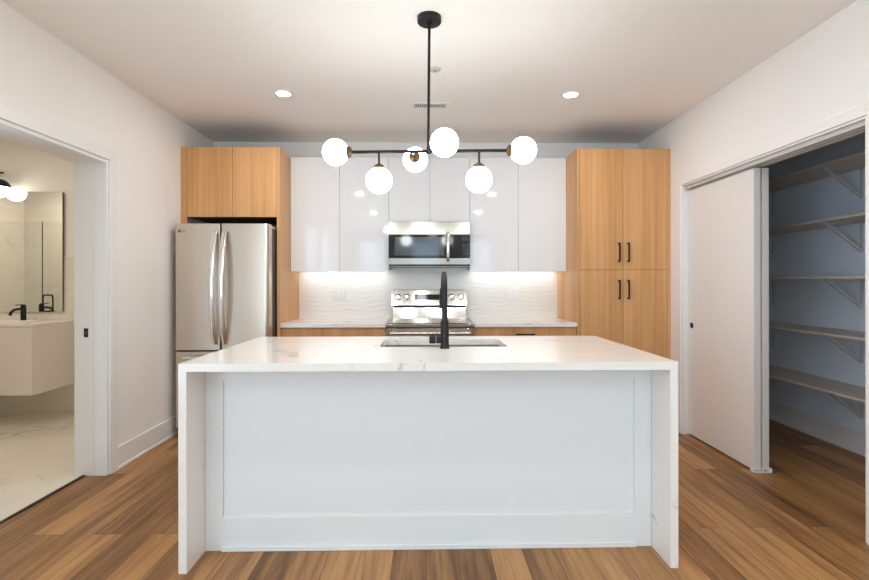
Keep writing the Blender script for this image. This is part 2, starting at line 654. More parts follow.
c = B().box(BX-0.1, PX+0.12, YR-0.2, YB+0.12, H, H+0.12)
struct(c.build('ceiling', M_CEIL))
struct(B().box(XBL-0.0, PX+0.12, YB, YB+0.12, -0.12, H+0.1).build('wall_back', M_WALL))

w = B()
w.box(XBL, XL, YR, SWY0, 0, H)
w.box(XBL, XL, SWY1, LO0, 0, H)
w.box(XBL, XL, SWY0, SWY1, 0, 0.3)
w.box(XBL, XL, SWY0, SWY1, 2.42, H)
w.box(XBL, XL, LO1, YB, 0, H)
w.box(XBL, XL, LO0, LO1, LOH, H)
struct(w.build('wall_left', M_WALL))
w = B()
w.box(XR, XPR, YR, RO0, 0, H)
w.box(XR, XPR, RO1, YB, 0, H)
w.box(XR, XPR, RO0, RO1, ROH, H)
struct(w.build('wall_right', M_WALL))
# wall behind the camera with the wide window that lights the room
WZ0, WZ1 = 0.3, 2.42
w = B()
edges = [XBL] + [e for p in WINDOWS for e in p] + [XPR]
for k in range(0, len(edges), 2):
    w.box(edges[k], edges[k+1], YR-0.15, YR, 0, H)
for wa, wb in WINDOWS:
    w.box(wa, wb, YR-0.15, YR, 0, WZ0)
    w.box(wa, wb, YR-0.15, YR, WZ1, H)
struct(w.build('wall_front', M_WALL))
for k, (wa, wb) in enumerate(WINDOWS):
    w = B()
    for x in (wa, wb-0.05):
        w.box(x, x+0.05, YR-0.1, YR-0.04, WZ0, WZ1)
    for z in (WZ0, 1.25, WZ1-0.05):
        w.box(wa+0.05, wb-0.05, YR-0.1, YR-0.04, z, z+0.05)
    w.box(wa-0.05, wb+0.05, YR-0.03, YR+0.03, WZ0-0.03, WZ0)
    struct(w.build('window_%d' % (k+1), M_TRIM))

w = B()  # frame of the added side window, out of view
for y in (SWY0, (SWY0+SWY1)/2-0.025, SWY1-0.05):
    w.box(XL-0.13, XL-0.07, y, y+0.05, WZ0, WZ1)
for z in (WZ0, WZ1-0.05):
    w.box(XL-0.13, XL-0.07, SWY0, SWY1, z, z+0.05)
w.box(XL-0.03, XL+0.03, SWY0-0.05, SWY1+0.05, WZ0-0.03, WZ0)
struct(w.build('window_4', M_TRIM))

# pantry shell
w = B()
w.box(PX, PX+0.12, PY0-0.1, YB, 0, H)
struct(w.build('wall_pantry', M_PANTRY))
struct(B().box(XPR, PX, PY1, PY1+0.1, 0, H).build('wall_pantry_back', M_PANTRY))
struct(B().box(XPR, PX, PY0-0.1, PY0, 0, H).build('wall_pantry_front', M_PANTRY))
# bathroom shell
struct(B().box(BX-0.1, XBL, BY1, BY1+0.1, 0, H).build('wall_bathroom_back', M_WALL))
struct(B().box(BX-0.1, BX, BY0-0.1, BY1+0.1, 0, H).build('wall_bathroom_side', M_WALL))
struct(B().box(BX-0.1, XBL, BY0-0.1, BY0, 0, H).build('wall_bathroom_front', M_WALL))
w = B().box(BX, XBL, BY1-0.011, BY1, 0, 1.512)
w.box(BX, XBL, BY1-0.013, BY1, 1.512, 1.519)
struct(w.build('wall_tile_bathroom', M_MARBLE_W))
w = B().box(BX+0.011, -3.95, BY0, BY0+0.011, 0, 2.30)
w.box(BX, BX+0.011, BY0, 3.62, 0, 2.30)
struct(w.build('wall_tile_shower', M_WHITETILE))

# casings and jambs of the two openings
t = B()
CW = 0.075
t.box(XL, XL+0.014, LO1+0.004, LO1+0.004+CW, 0, LOH+0.004+CW)
t.box(XL, XL+0.014, LO0-0.004-CW, LO0-0.004, 0, LOH+0.004+CW)
t.box(XL, XL+0.014, LO0-0.004, LO1+0.004, LOH+0.004, LOH+0.004+CW)
struct(t.build('trim_1', M_TRIM, bevel=0.003))
t = B()                                  # jamb of the bathroom doorway, with a pocket slot along it
for (a, b_) in ((XBL+0.001, -2.180), (-2.174, XL+0.002)):
    t.box(a, b_, LO1-0.018, LO1, 0, LOH)
    t.box(a, b_, LO0, LO0+0.018, 0, LOH)
    t.box(a, b_, LO0+0.018, LO1-0.018, LOH-0.018, LOH)
t.box(-2.180, -2.174, LO1-0.015, LO1-0.001, 0, LOH)
t.box(-2.180, -2.174, LO0, LO0+0.015, 0, LOH)
jm = struct(t.build('trim_2', M_TRIM, bevel=0.001))
lp = B().box(-2.241, -2.214, LO1-0.0205, LO1-0.0185, 0.910, 0.969).build('latch_plate', M_BLACK, jm)
B().box(-2.2315, -2.2235, LO1-0.022, LO1-0.0206, 0.928, 0.953).build('latch_pull', M_FRSIDE, lp)

t = B()
t.box(XR-0.014, XR, RO0-CW, RO0, 0, ROH+CW-0.015)
t.box(XR-0.014, XR, RO0, RO1, ROH, ROH+CW-0.015)
t.box(XR-0.014, XR, RO1, RO1+CW, 0, ROH+CW-0.015)
struct(t.build('trim_3', M_WALL, bevel=0.003))
t = B()                                  # jambs of the pantry opening
t.box(XR-0.003, XPR, RO1-0.018, RO1, 0, ROH)
t.box(XR-0.003, XPR, RO0, RO0+0.018, 0, ROH)
t.box(XR-0.003, XPR, RO0+0.018, RO1-0.018, ROH-0.012, ROH)
struct(t.build('trim_4', M_TRIM, bevel=0.002))
t = B()                                  # sliding track with its fascia
t.box(XR+0.016, XR+0.024, RO0+0.019, RO1-0.019, 2.036, ROH-0.0125)
t.box(XR+0.052, XR+0.160, RO0+0.019, RO1-0.019, 2.050, ROH-0.0125)
t.box(XR+0.052, XR+0.057, RO0+0.019, RO1-0.019, 2.034, 2.050)
t.box(XR+0.102, XR+0.107, RO0+0.019, RO1-0.019, 2.034, 2.050)
struct(t.build('trim_5', M_GREY), 'pale grey double sliding door track under the pantry opening head', 'door track')

DY = 3.226
d = B().box(2.187, 2.235, DY, RO1-0.02, 0.012, 2.030)
d1 = struct(d.build('door_1', M_DOOR, bevel=0.002))
d = B().box(2.249, 2.294, DY+0.004, RO1-0.02, 0.012, 2.030)
d2 = struct(d.build('door_2', M_DOOR, bevel=0.002))
h = B().lathe((2.187, 3.982, 0.912), [(0, 0.001), (0.020, 0.001), (0.024, -0.001), (0.024, -0.004), (0.019, -0.004), (0.017, -0.0015), (0, -0.0015)], 28, 'X')
h.build('flush_pull', M_BLACK, d1, smooth=True)
g = B().box(2.183, 2.300, DY-0.014, DY+0.03, 0.0, 0.006)
g.box(2.181, 2.186, DY-0.014, DY+0.03, 0.0, 0.026)
g.box(2.238, 2.246, DY-0.014, DY+0.03, 0.0, 0.026)
g.box(2.297, 2.302, DY-0.014, DY+0.03, 0.0, 0.026)
tag(g.build('door_guide', M_TRIM, origin=(2.24, DY, 0)), 'small white floor guide under the pantry sliding door edges', 'door guide')


def baseboard(name, x0, x1, y0, y1, hgt, side):
    b = B()
    s_ = 1 if side == 'l' else -1
    xa, xb = (x0, x0+0.013) if side == 'l' else (x1-0.013, x1)
    b.box(xa, xb, y0, y1, 0, hgt)
    xa, xb = (x0, x0+0.021) if side == 'l' else (x1-0.021, x1)
    b.box(xa, xb, y0, y1, 0, 0.022)
    return struct(b.build(name, M_TRIM, bevel=0.004))


baseboard('baseboard_left', XL, 0, LO1+0.004+CW, 4.205, 0.156, 'l')
baseboard('baseboard_left_front', XL, 0, YR, LO0-0.004-CW, 0.156, 'l')
baseboard('baseboard_right', 0, XR, YR, RO0-CW, 0.156, 'r')
baseboard('baseboard_pantry', 0, PX, PY0, PY1, 0.17, 'r')

# ------------------------------------------------------------------ wavy tile backsplash
CT = 0.914                               # worktop height
b = B()
bx0, bx1, bz0, bz1 = -1.252, 1.322, CT, 1.80
nx, nz_ = 260, 96
grid = []
for j in range(nz_+1):
    row = []
    z = bz0 + (bz1-bz0)*j/nz_
    for i in range(nx+1):
        x = bx0 + (bx1-bx0)*i/nx
        ph = 2*PI*z/0.045 + 1.3*math.sin(2*PI*x/0.42 + 0.6 + 9*z) + 0.8*math.sin(2*PI*x/0.19 + 31*z)
        amp = 0.0009*(0.6 + 0.4*math.sin(2*PI*x/0.31 + 23*z))
        y = YB - 0.010 - amp*math.sin(ph)
        row.append(b.bm.verts.new((x, y, z)))
    grid.append(row)
for j in range(nz_):
    for i in range(nx):
        b.bm.faces.new((grid[j][i], grid[j][i+1], grid[j+1][i+1], grid[j+1][i]))
struct(b.build('wall_backsplash', M_WAVE, smooth=True))

# ------------------------------------------------------------------ oak tall cabinets
CF = 4.24                                # front plane of the deep cabinets
CTOP = 2.432


def bar_pull(b, x, z0, z1, y, vertical=True, r=0.0055, stand=0.028):
    if vertical:
        b.box(x-0.006, x+0.006, y-stand-0.010, y-stand, z0, z1)
        for z in (z0, z1-0.012):
            b.box(x-0.006, x+0.006, y-stand, y, z, z+0.012)
    else:
        b.box(z0, z1, y-stand-0.010, y-stand, x-0.006, x+0.006)
        for z in (z0, z1-0.012):
            b.box(z, z+0.012, y-stand, y, x-0.006, x+0.006)
    return b


tl = thing('pantry_cabinet', (1.73, 4.55, 0), 'tall four-door light oak cabinet with black bar pulls beside the right wall', 'cabinet')
b = B().box(1.3225, 1.342, CF-0.0, YB-0.012, 0.0, CTOP)
b.build('side_panel', M_OAK, tl)
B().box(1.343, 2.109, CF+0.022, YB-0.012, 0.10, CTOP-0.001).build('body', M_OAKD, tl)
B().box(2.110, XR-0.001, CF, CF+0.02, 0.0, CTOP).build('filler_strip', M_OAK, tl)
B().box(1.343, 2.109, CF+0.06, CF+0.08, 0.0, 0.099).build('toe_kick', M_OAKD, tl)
for (x0, x1, hx) in ((1.3465, 1.7205, 1.682), (1.7235, 2.1075, 1.763)):
    for (z0, z1, h0, h1) in ((0.105, 1.3745, 1.121, 1.288), (1.3775, CTOP, 1.445, 1.611)):
        dd = B().box(x0, x1, CF, CF+0.021, z0, z1).build('door', M_OAK, tl, bevel=0.001)
        bar_pull(B(), hx, h0, h1, CF).build('handle', M_BLACK, dd)

fc = thing('fridge_cabinet', (-1.67, 4.55, 0), 'light oak two-door cabinet above the steel fridge with full height end panel', 'cabinet')
B().box(-1.277, -1.252, CF, YB-0.012, 0.0, CTOP).build('side_panel', M_OAK, fc)
B().box(XL+0.001, -2.045, CF, CF+0.02, 0.0, CTOP).build('filler_strip', M_OAK, fc)
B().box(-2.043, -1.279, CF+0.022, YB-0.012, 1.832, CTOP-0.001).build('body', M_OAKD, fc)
for (x0, x1, a, c_) in ((-2.042, -1.6585, -1.80, -1.70), (-1.6555, -1.279, -1.61, -1.51)):
    dd = B().box(x0, x1, CF, CF+0.021, 1.832, CTOP).build('door', M_OAK, fc, bevel=0.001)
    B().box(a, c_, CF-0.008, CF+0.010, 1.826, 1.8315).build('edge_pull', M_BLACK, dd, bevel=0.001)

# ------------------------------------------------------------------ white gloss wall cabinets
UF = 4.572
uppers = [('white high-gloss two-door wall cabinet left of the microwave', -1.2515, -0.340, -0.797, 1.369),
          ('short white high-gloss two-door wall cabinet directly above the microwave', -0.340, 0.4145, 0.043, 1.833),
          ('white high-gloss two-door wall cabinet right of the microwave', 0.4145, 1.322, 0.869, 1.369)]
for lab, x0, x1, xm, z0 in uppers:
    u = thing('wall_cabinet', ((x0+x1)/2, 4.74, z0), lab, 'cabinet', 'white gloss wall cabinets')
    zb = z0+0.018
    B().box(x0+0.001, x1-0.001, UF+0.021, YB-0.016, zb, CTOP-0.001).build('body', M_CASE, u)
    for k, (a, c_) in enumerate(((x0+0.0015, xm-0.0015), (xm+0.0015, x1-0.0015))):
        dd = B().box(a, c_, UF, UF+0.02, z0, CTOP).build('door', M_GLOSS, u, bevel=0.0012)
        if z0 < 1.5:
            e0 = c_-0.10 if k == 0 else a+0.02
            B().box(e0, e0+0.08, UF-0.004, UF+0.006, z0-0.004, z0-0.0005).build('edge_pull', M_BRIGHT, dd)

for lab, x0, x1 in (('warm under-cabinet light strip left of the microwave', -1.235, -0.36),
                    ('warm under-cabinet light strip right of the microwave', 0.44, 1.305)):
    s_ = thing('under_cabinet_light', ((x0+x1)/2, 4.80, 1.386), lab, 'light strip', 'under-cabinet light strips')
    B().box(x0, x1, 4.785, 4.815, 1.378, 1.3865).build('channel', M_GREY, s_)
    B().box(x0+0.005, x1-0.005, 4.790, 4.810, 1.3745, 1.3778).build('diffuser', M_LED, s_)
    area_lamp('under_cabinet_lamp', ((x0+x1)/2, 4.80, 1.373), ((x0+x1)/2, 4.86, 1.2), x1-x0-0.02, 0.03, LED[0], LED[1], s_)

# ------------------------------------------------------------------ base cabinets and worktops on the back wall
for lab, wlab, x0, x1, xs in (
        ('light oak base cabinet between fridge panel and range', 'white quartz worktop left of the range', -1.252, -0.343, -0.80),
        ('light oak base cabinet with black drawer pull right of the range', 'white quartz worktop right of the range', 0.423, 1.322, 0.87)):
    bc = thing('base_cabinet', ((x0+x1)/2, 4.55, 0), lab, 'cabinet', 'oak base cabinets')
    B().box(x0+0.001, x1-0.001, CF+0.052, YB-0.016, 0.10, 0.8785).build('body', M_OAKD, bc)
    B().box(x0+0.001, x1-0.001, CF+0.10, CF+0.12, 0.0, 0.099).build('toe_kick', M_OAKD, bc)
    right = x0 > 0
    dd = B().box(x0+0.002, x1-0.002, CF+0.03, CF+0.051, 0.702, 0.876).build('drawer', M_OAK, bc, bevel=0.001)
    if right:
        bar_pull(B(), 0.815, 0.790, 0.950, CF+0.03, False).build('handle', M_BLACK, dd)
    else:
        bar_pull(B(), 0.745, -0.87, -0.72, CF+0.03, False).build('handle', M_BLACK, dd)
    for a, c_, hx in ((x0+0.002, xs-0.0015, xs-0.04), (xs+0.0015, x1-0.002, xs+0.04)):
        dd = B().box(a, c_, CF+0.03, CF+0.051, 0.104, 0.698).build('door', M_OAK, bc, bevel=0.001)
        bar_pull(B(), hx, 0.50, 0.66, CF+0.03).build('handle', M_BLACK, dd)
    wt = B().box(x0+0.001, x1-0.001, CF, YB-0.013, 0.879, CT)
    tag(wt.build('worktop', M_QUARTZ, bevel=0.002, origin=((x0+x1)/2, 4.55, 0.879)), wlab, 'worktop', 'quartz worktops on the back wall')

# ------------------------------------------------------------------ outlets
for lab, x in (('white outlet plate on the wavy tile left of the range', -0.85), ('white outlet plate on the wavy tile right of the range', 0.866)):
    o_ = thing('wall_outlet', (x, YB-0.012, 1.163), lab, 'outlet', 'backsplash outlets')
    B().box(x-0.058, x+0.058, YB-0.0185, YB-0.0125, 1.105, 1.221).build('cover_plate', M_TRIM, o_, bevel=0.002)
    for dx in (-0.024, 0.024):
        B().box(x+dx-0.0165, x+dx+0.0165, YB-0.0205, YB-0.0186, 1.13, 1.196).build('socket_insert', M_TRIM, o_, bevel=0.001)

# ------------------------------------------------------------------ microwave
mw = thing('microwave', (0.037, 4.69, 1.41), 'stainless steel over-the-range microwave with black glass door', 'microwave')
mx0, mx1, mf = -0.338, 0.412, 4.500
B().box(mx0, mx1, mf+0.032, YB-0.016, 1.413, 1.829).build('body', M_DARK, mw)
B().box(mx0, mx1, mf+0.003, mf+0.031, 1.707, 1.8265).build('top_band', M_STEELM, mw, bevel=0.002)
d = B().box(mx0, 0.235, mf, mf+0.031, 1.4925, 1.7065)
dd = d.build('door', M_GLASSB, mw, bevel=0.002)
B().box(mx0+0.055, 0.172, mf-0.0015, mf, 1.515, 1.683).build('window', M_WINDOWG, dd)
B().box(0.237, mx1, mf, mf+0.031, 1.4925, 1.7065).build('control_panel', M_GLASSB, mw, bevel=0.002)
cp = bpy.data.objects[[k.name for k in mw.children if k.name.startswith('control_panel')][0]]
for r_ in range(5):
    for q in range(3):
        B().box(0.345+q*0.02, 0.357+q*0.02, mf-0.001, mf, 1.525+r_*0.022, 1.534+r_*0.022).build('button', M_FRSIDE, cp)
B().box(0.335, 0.398, mf-0.001, mf, 1.652, 1.683).build('display', M_DARK, cp)
B().box(mx0, mx1, mf+0.001, mf+0.031, 1.432, 1.4915).build('bottom_band', M_STEELM, mw, bevel=0.002)
b = B()
for a, c_ in ((mx0+0.035, mx0+0.17), (mx0+0.235, mx1-0.215), (mx1-0.18, mx1-0.05)):
    b.box(a, c_, mf+0.012, mf+0.031, 1.416, 1.431)
b.build('vent_grille', M_DARK, mw)
B().box(mx0, mx1, mf+0.02, mf+0.0315, 1.4125, 1.4155).build('bottom_lip', M_STEELM, mw)
pts = []
for k in range(13):
    u_ = k/12.0
    pts.append((0.207, mf-0.012-0.030*math.sin(PI*u_)**0.6, 1.462+0.268*u_))
hd = B().tube(pts, 0.015, 14, ell=0.55)
for z in (1.475, 1.716):
    hd.cyl((0.207, mf-0.020, z), (0.207, mf, z), 0.009, n=12)
hd.build('handle', M_BRIGHT, dd, smooth=True)

# ------------------------------------------------------------------ range
rg = thing('range', (0.037, 4.54, 0), 'stainless steel electric range with black glass cooktop and rear knobs', 'range')
rx0, rx1 = -0.340, 0.420
B().box(rx0+0.003, rx1-0.003, 4.235, 4.855, 0.03, 0.8835).build('body', M_FRSIDE, rg)
B().box(rx0, rx1, 4.195, 4.80, 0.886, 0.913).build('cooktop_frame', M_STEELX, rg, bevel=0.004)
ck = B().box(rx0+0.012, rx1-0.012, 4.212, 4.765, 0.9135, 0.918).build('cooktop', M_COOK, rg, bevel=0.0015)
for x, y, r_ in ((-0.15, 4.36, 0.105), (0.23, 4.36, 0.085), (-0.15, 4.62, 0.080), (0.23, 4.62, 0.095), (0.04, 4.66, 0.055)):
    ring = B()
    ring.lathe((x, y, 0.918), [(r_-0.003, 0.0001), (r_-0.003, 0.0006), (r_, 0.0006), (r_, 0.0001)], 40)
    ring.build('burner_ring', M_RING, ck)
bg_ = B()
bg_.prism([(4.775, 0.914), (4.86, 0.914), (4.86, 1.030), (4.800, 1.030)], 'X', rx0+0.02, rx1-0.02)
bg_.build('backguard', M_STEELX, rg, bevel=0.002)
cpn = B()
cpn.prism([(4.755, 1.042), (4.86, 1.042), (4.86, 1.196), (4.790, 1.196)], 'X', rx0+0.004, rx1-0.012)
pn = cpn.build('control_panel', M_STEELX, rg, bevel=0.004)
B().box(rx0+0.03, rx1-0.03, 4.775, 4.86, 1.0305, 1.0415).build('vent_gap', M_DARK, rg)
sl = (4.790-4.755)/(1.196-1.042)


def pan_y(z):
    return 4.755 + sl*(z-1.042)


nrm = Vector((0, -1, sl)).normalized()
rotk = Vector((0, 0, 1)).rotation_difference(nrm).to_matrix()
for x in (-0.268, -0.182, 0.254, 0.342):
    z = 1.124
    kb = B().lathe((x, pan_y(z), z), [(0.030, 0.0), (0.030, 0.004), (0.0235, 0.006), (0.021, 0.026), (0.018, 0.029), (0, 0.029)], 28, rot=rotk)
    kb_ = kb.build('knob', M_BRIGHT, pn, smooth=True)
    B().lathe((x, pan_y(z), z), [(0.0345, 0.0), (0.0345, 0.002), (0.0305, 0.002), (0.0305, 0.0)], 28, rot=rotk).build('knob_ring', M_FRSIDE, kb_)
dsp = B()
dsp.prism([(pan_y(1.098)-0.002, 1.098), (pan_y(1.098)+0.004, 1.098), (pan_y(1.152)+0.004, 1.152), (pan_y(1.152)-0.002, 1.152)], 'X', -0.102, 0.162)
dsp.build('display', M_GLASSB, pn)
bd = B().lathe((-0.300, pan_y(1.068), 1.068), [(0.009, 0.0), (0.009, 0.001), (0, 0.001)], 20, rot=rotk)
bd.build('badge', M_GREY, pn)
od = B().box(rx0+0.004, rx1-0.004, 4.200, 4.234, 0.225, 0.872).build('oven_door', M_STEELX, rg, bevel=0.004)
B().box(rx0+0.09, rx1-0.09, 4.198, 4.2, 0.36, 0.70).build('window', M_GLASSB, od)
hb = B().cyl((rx0+0.04, 4.152, 0.836), (rx1-0.04, 4.152, 0.836), 0.013, n=18)
for x in (rx0+0.07, rx1-0.07):
    hb.cyl((x, 4.152, 0.836), (x, 4.2, 0.836), 0.009, n=12)
hb.build('handle', M_BRIGHT, od, smooth=True)
B().box(rx0+0.004, rx1-0.004, 4.205, 4.234, 0.06, 0.220).build('drawer', M_STEELX, rg, bevel=0.004)
for x in (rx0+0.05, rx1-0.05):
    for y in (4.30, 4.80):
        B().cyl((x, y, 0), (x, y, 0.03), 0.018, n=12).build('foot', M_DARK, rg)

# ------------------------------------------------------------------ fridge
fr = thing('refrigerator', (-1.6, 4.35, 0), 'stainless steel french-door refrigerator with bowed bar handles under the oak cabinet', 'refrigerator')
fx0, fx1, ff = -2.042, -1.286, 4.035
B().box(fx0+0.004, fx1-0.002, ff+0.108, 4.84, 0.025, 1.722).build('body', M_FRSIDE, fr, bevel=0.004)


def fr_door(x0, x1, z0, z1, left_r, right_r):
    """Door with softly rounded vertical front edges, as a prism in plan."""
    pts = [(x0, ff+0.10)]
    for k in range(9):
        t_ = PI/2*k/8
        pts.append((x0+left_r*(1-math.cos(t_)), ff+left_r*(1-math.sin(t_))))
    for k in range(9):
        t_ = PI/2*k/8
        pts.append((x1-right_r*(1-math.sin(t_)), ff+right_r*(1-math.cos(t_))))
    pts.append((x1, ff+0.10))
    return B().prism(pts, 'Z', z0, z1)


dl = fr_door(fx0, -1.6795, 0.716, 1.752, 0.012, 0.006).build('door', M_STEEL, fr, bevel=0.003)
dr_ = fr_door(-1.6655, fx1, 0.716, 1.752, 0.006, 0.032).build('door', M_STEEL, fr, bevel=0.003)
fz = fr_door(fx0, fx1, 0.085, 0.704, 0.012, 0.045).build('freezer_drawer', M_STEEL, fr, bevel=0.003)
B().box(-1.6790, -1.6660, ff+0.012, ff+0.098, 0.716, 1.746).build('center_gasket', M_DARK, fr)
B().box(fx0+0.01, fx1+0.01, ff+0.02, ff+0.107, 0.7045, 0.7155).build('drawer_gasket', M_DARK, fr)
B().box(fx0+0.02, fx1, ff+0.05, ff+0.10, 0.03, 0.083).build('kick_grille', M_DARK, fr)
for par, x in ((dl, -1.712), (dr_, -1.634)):
    pts = [(x, ff+0.004, 1.688)]
    for k in range(17):
        u_ = k/16.0
        pts.append((x, ff-0.020-0.078*math.sin(PI*u_)**0.8, 1.682-0.905*u_))
    pts.append((x, ff+0.004, 0.770))
    B().tube(pts, 0.022, 16, ell=0.5).build('handle', M_BRIGHT, par, smooth=True)
hz = B().cyl((fx0+0.08, ff-0.045, 0.66), (fx1-0.06, ff-0.045, 0.66), 0.013, n=16)
for x in (fx0+0.11, fx1-0.09):
    hz.cyl((x, ff-0.045, 0.66), (x, ff, 0.66), 0.010, n=12)
hz.build('handle', M_BRIGHT, fz, smooth=True)
b = B().box(fx1-0.07, fx1-0.003, ff+0.1005, ff+0.20, 1.7225, 1.740)
b.build('hinge_cover', M_GREY, fr, bevel=0.003)
B().box(fx0+0.01, fx0+0.09, ff+0.1005, ff+0.20, 1.7225, 1.740).build('hinge_cover', M_GREY, fr, bevel=0.003)
# round maker's mark with two letters, top left of the left door
bx, bz = fx0+0.036, 1.690
lg = B()
lg.lathe((bx, ff-0.0003, bz), [(0.0125, 0.0), (0.0125, -0.0008), (0, -0.0008)], 28, 'Y')
badge = lg.build('logo_badge', M_LOGO, dl)
fl = B()                                   # pale nose line, curve and eye dot on the disc
fl.box(bx-0.0012, bx+0.0008, ff-0.0022, ff-0.0012, bz-0.0045, bz+0.006)
fl.box(bx-0.0012, bx+0.0035, ff-0.0022, ff-0.0012, bz-0.0045, bz-0.0028)
fl.lathe((bx-0.0055, ff-0.0012, bz+0.004), [(0.0016, 0), (0.0016, -0.001), (0, -0.001)], 12, 'Y')
fl.build('logo_mark', M_STEEL, badge)


def letters(txt, size, loc, mat, name, parent):
    cu = bpy.data.curves.new(name, 'FONT')
    cu.body = txt
    cu.size = size
    cu.extrude = 0.0004
    t_ = bpy.data.objects.new(name+'_src', cu)
    COL.objects.link(t_)
    dg = bpy.context.evaluated_depsgraph_get()
    me = bpy.data.meshes.new_from_object(t_.evaluated_get(dg))
    bpy.data.objects.remove(t_)
    me.materials.clear()
    me.materials.append(mat)
    me.transform(Matrix.Translation(Vector(loc)-LOC[parent.name]) @ Matrix.Rotation(PI/2, 4, 'X'))
    o = bpy.data.objects.new(name, me)
    COL.objects.link(o)
    o.parent = parent
    LOC[o.name] = LOC[parent.name]
    return o


letters('LG', 0.027, (bx+0.017, ff-0.0006, bz-0.0095), M_LOGO, 'logo_letters', dl)

# ------------------------------------------------------------------ island
IX0, IX1, IY0, IY1 = -1.076, 1.120, 2.152, 3.218
TH = 0.035
IP = 2.332                                # plane of the panel frame
ic = thing('island_cabinet', (0.02, 2.75, 0), 'white paneled island cabinet under the waterfall quartz top', 'island')
px0, px1 = IX0+TH-0.0, IX1-TH+0.0
px0 += 0.0015
px1 -= 0.0015
ph = CT-TH-0.0015
# carcass is hollow under the sink
b = B()
b.box(px0, px0+0.02, IP+0.020, IY1-0.03, 0.02, ph)
b.box(px1-0.02, px1, IP+0.020, IY1-0.03, 0.02, ph)
b.box(px0+0.02, px1-0.02, IP+0.020, IP+0.036, 0.02, ph)
b.box(px0+0.02, px1-0.02, IP+0.036, IY1-0.052, 0.08, 0.10)
b.box(px0+0.02, px1-0.02, IY1-0.050, IY1-0.03, 0.02, ph)
b.build('body', M_ISL, ic)
fz0, fz1, sx0, sx1 = 0.155, 0.805, -0.958, 1.002
fb = B()
fb.box(px0, sx0, IP, IP+0.0195, 0.001, ph)
fb.box(sx1, px1, IP, IP+0.0195, 0.001, ph)
fb.box(sx0, sx1, IP, IP+0.0195, fz1, ph)
fb.box(sx0, sx1, IP, IP+0.0195, 0.001, fz0)
fb.build('panel_frame', M_ISL, ic)
B().box(sx0+0.0005, sx1-0.0005, IP+0.010, IP+0.0195, fz0+0.0005, fz1-0.0005).build('center_panel', M_ISL, ic)
B().box(sx0-0.006, sx1+0.006, IP-0.010, IP-0.0005, 0.0, 0.024).build('shoe_molding', M_ISL, ic, bevel=0.003)
for k in range(4):
    a = px0 + (px1-px0)*k/4 + 0.002
    e_ = px0 + (px1-px0)*(k+1)/4 - 0.002
    dd = B().box(a, e_, IY1-0.029, IY1-0.010, 0.10, ph-0.004).build('door', M_ISL, ic, bevel=0.001)
    b = B()
    hx = e_-0.04 if k % 2 == 0 else a+0.04
    b.box(hx-0.005, hx+0.005, IY1+0.012, IY1+0.022, 0.62, 0.78)
    for z in (0.62, 0.77):
        b.box(hx-0.005, hx+0.005, IY1-0.010, IY1+0.012, z, z+0.01)
    b.build('handle', M_BLACK, dd)

SX0, SX1, SY0, SY1 = -0.255, 0.455, 2.690, 3.052
it = thing('island_countertop', (0.02, 2.685, 0), 'white veined quartz waterfall countertop wrapping the island to the floor', 'countertop')
b = B().slab_with_hole([(IX0, IY0), (IX1, IY0), (IX1, IY1), (IX0, IY1)], rrect(SX0, SX1, SY0, SY1, 0.03), CT-TH, CT)
b.build('top_slab', M_QUARTZ, it)
for x0, x1 in ((IX0, IX0+TH), (IX1-TH, IX1)):
    B().box(x0, x1, IY0, IY1, 0.0, CT-TH-0.0004).build('waterfall_panel', M_QUARTZ, it)

sk = thing('kitchen_sink', ((SX0+SX1)/2, 2.87, 0.68), 'undermount stainless steel sink set into the island countertop', 'sink')
basin(B(), SX0+0.004, SX1-0.004, SY0+0.004, SY1-0.004, 0.03, CT-TH-0.001, 0.66, flange=0.022).build('bowl', M_SINK, sk, smooth=True)
B().lathe((0.10, 2.87, 0.6605), [(0.045, 0), (0.043, 0.003), (0.030, 0.002), (0.024, 0.0006), (0, 0.0006)], 28).build('drain', M_BRIGHT, sk, smooth=True)

fx, fy = 0.103, 2.628
fa = thing('kitchen_faucet', (fx, fy, CT), 'tall matte black gooseneck faucet standing on the island countertop', 'faucet')
b = B().lathe((fx, fy, CT), [(0, 0), (0.0265, 0), (0.0265, 0.006), (0.0225, 0.010), (0.0225, 0.140), (0.020, 0.148), (0.016, 0.150)], 28)
b.build('base', M_BLACK, fa, smooth=True)
R_ = 0.092
pts = [(fx, fy, CT+0.149), (fx, fy, 1.10), (fx, fy, 1.16)]
for k in range(21):
    t_ = PI - PI*k/20
    pts.append((fx, fy+R_+R_*math.cos(t_), 1.222+R_*math.sin(t_)))
pts.append((fx, fy+2*R_, 1.205))
B().tube(pts, 0.0150, 20).build('spout', M_BLACK, fa, smooth=True)
b = B().lathe((fx, fy+2*R_, 1.118), [(0, 0), (0.0215, 0.0), (0.0235, 0.004), (0.0235, 0.075), (0.0205, 0.105), (0.0175, 0.118), (0, 0.118)], 24)
b.build('spray_head', M_BLACK, fa, smooth=True)
b = B().cyl((fx-0.018, fy, 0.963), (fx-0.0455, fy, 0.963), 0.0225, n=24)
b.lathe((fx-0.048, fy, 0.963), [(0, 0), (0.022, 0), (0.0235, -0.003), (0.0235, -0.032), (0.022, -0.035), (0, -0.035)], 24, 'X')
b.tube([(fx-0.066, fy+0.018, 0.965), (fx-0.067, fy+0.060, 0.970), (fx-0.068, fy+0.085, 0.971)], 0.005, 10)
b.build('handle', M_BLACK, fa, smooth=True)
B().lathe((fx, fy-0.0223, 0.934), [(0.004, 0.0), (0.004, 0.001), (0, 0.001)], 12, 'Y').build('logo_dot', M_GREY, fa)

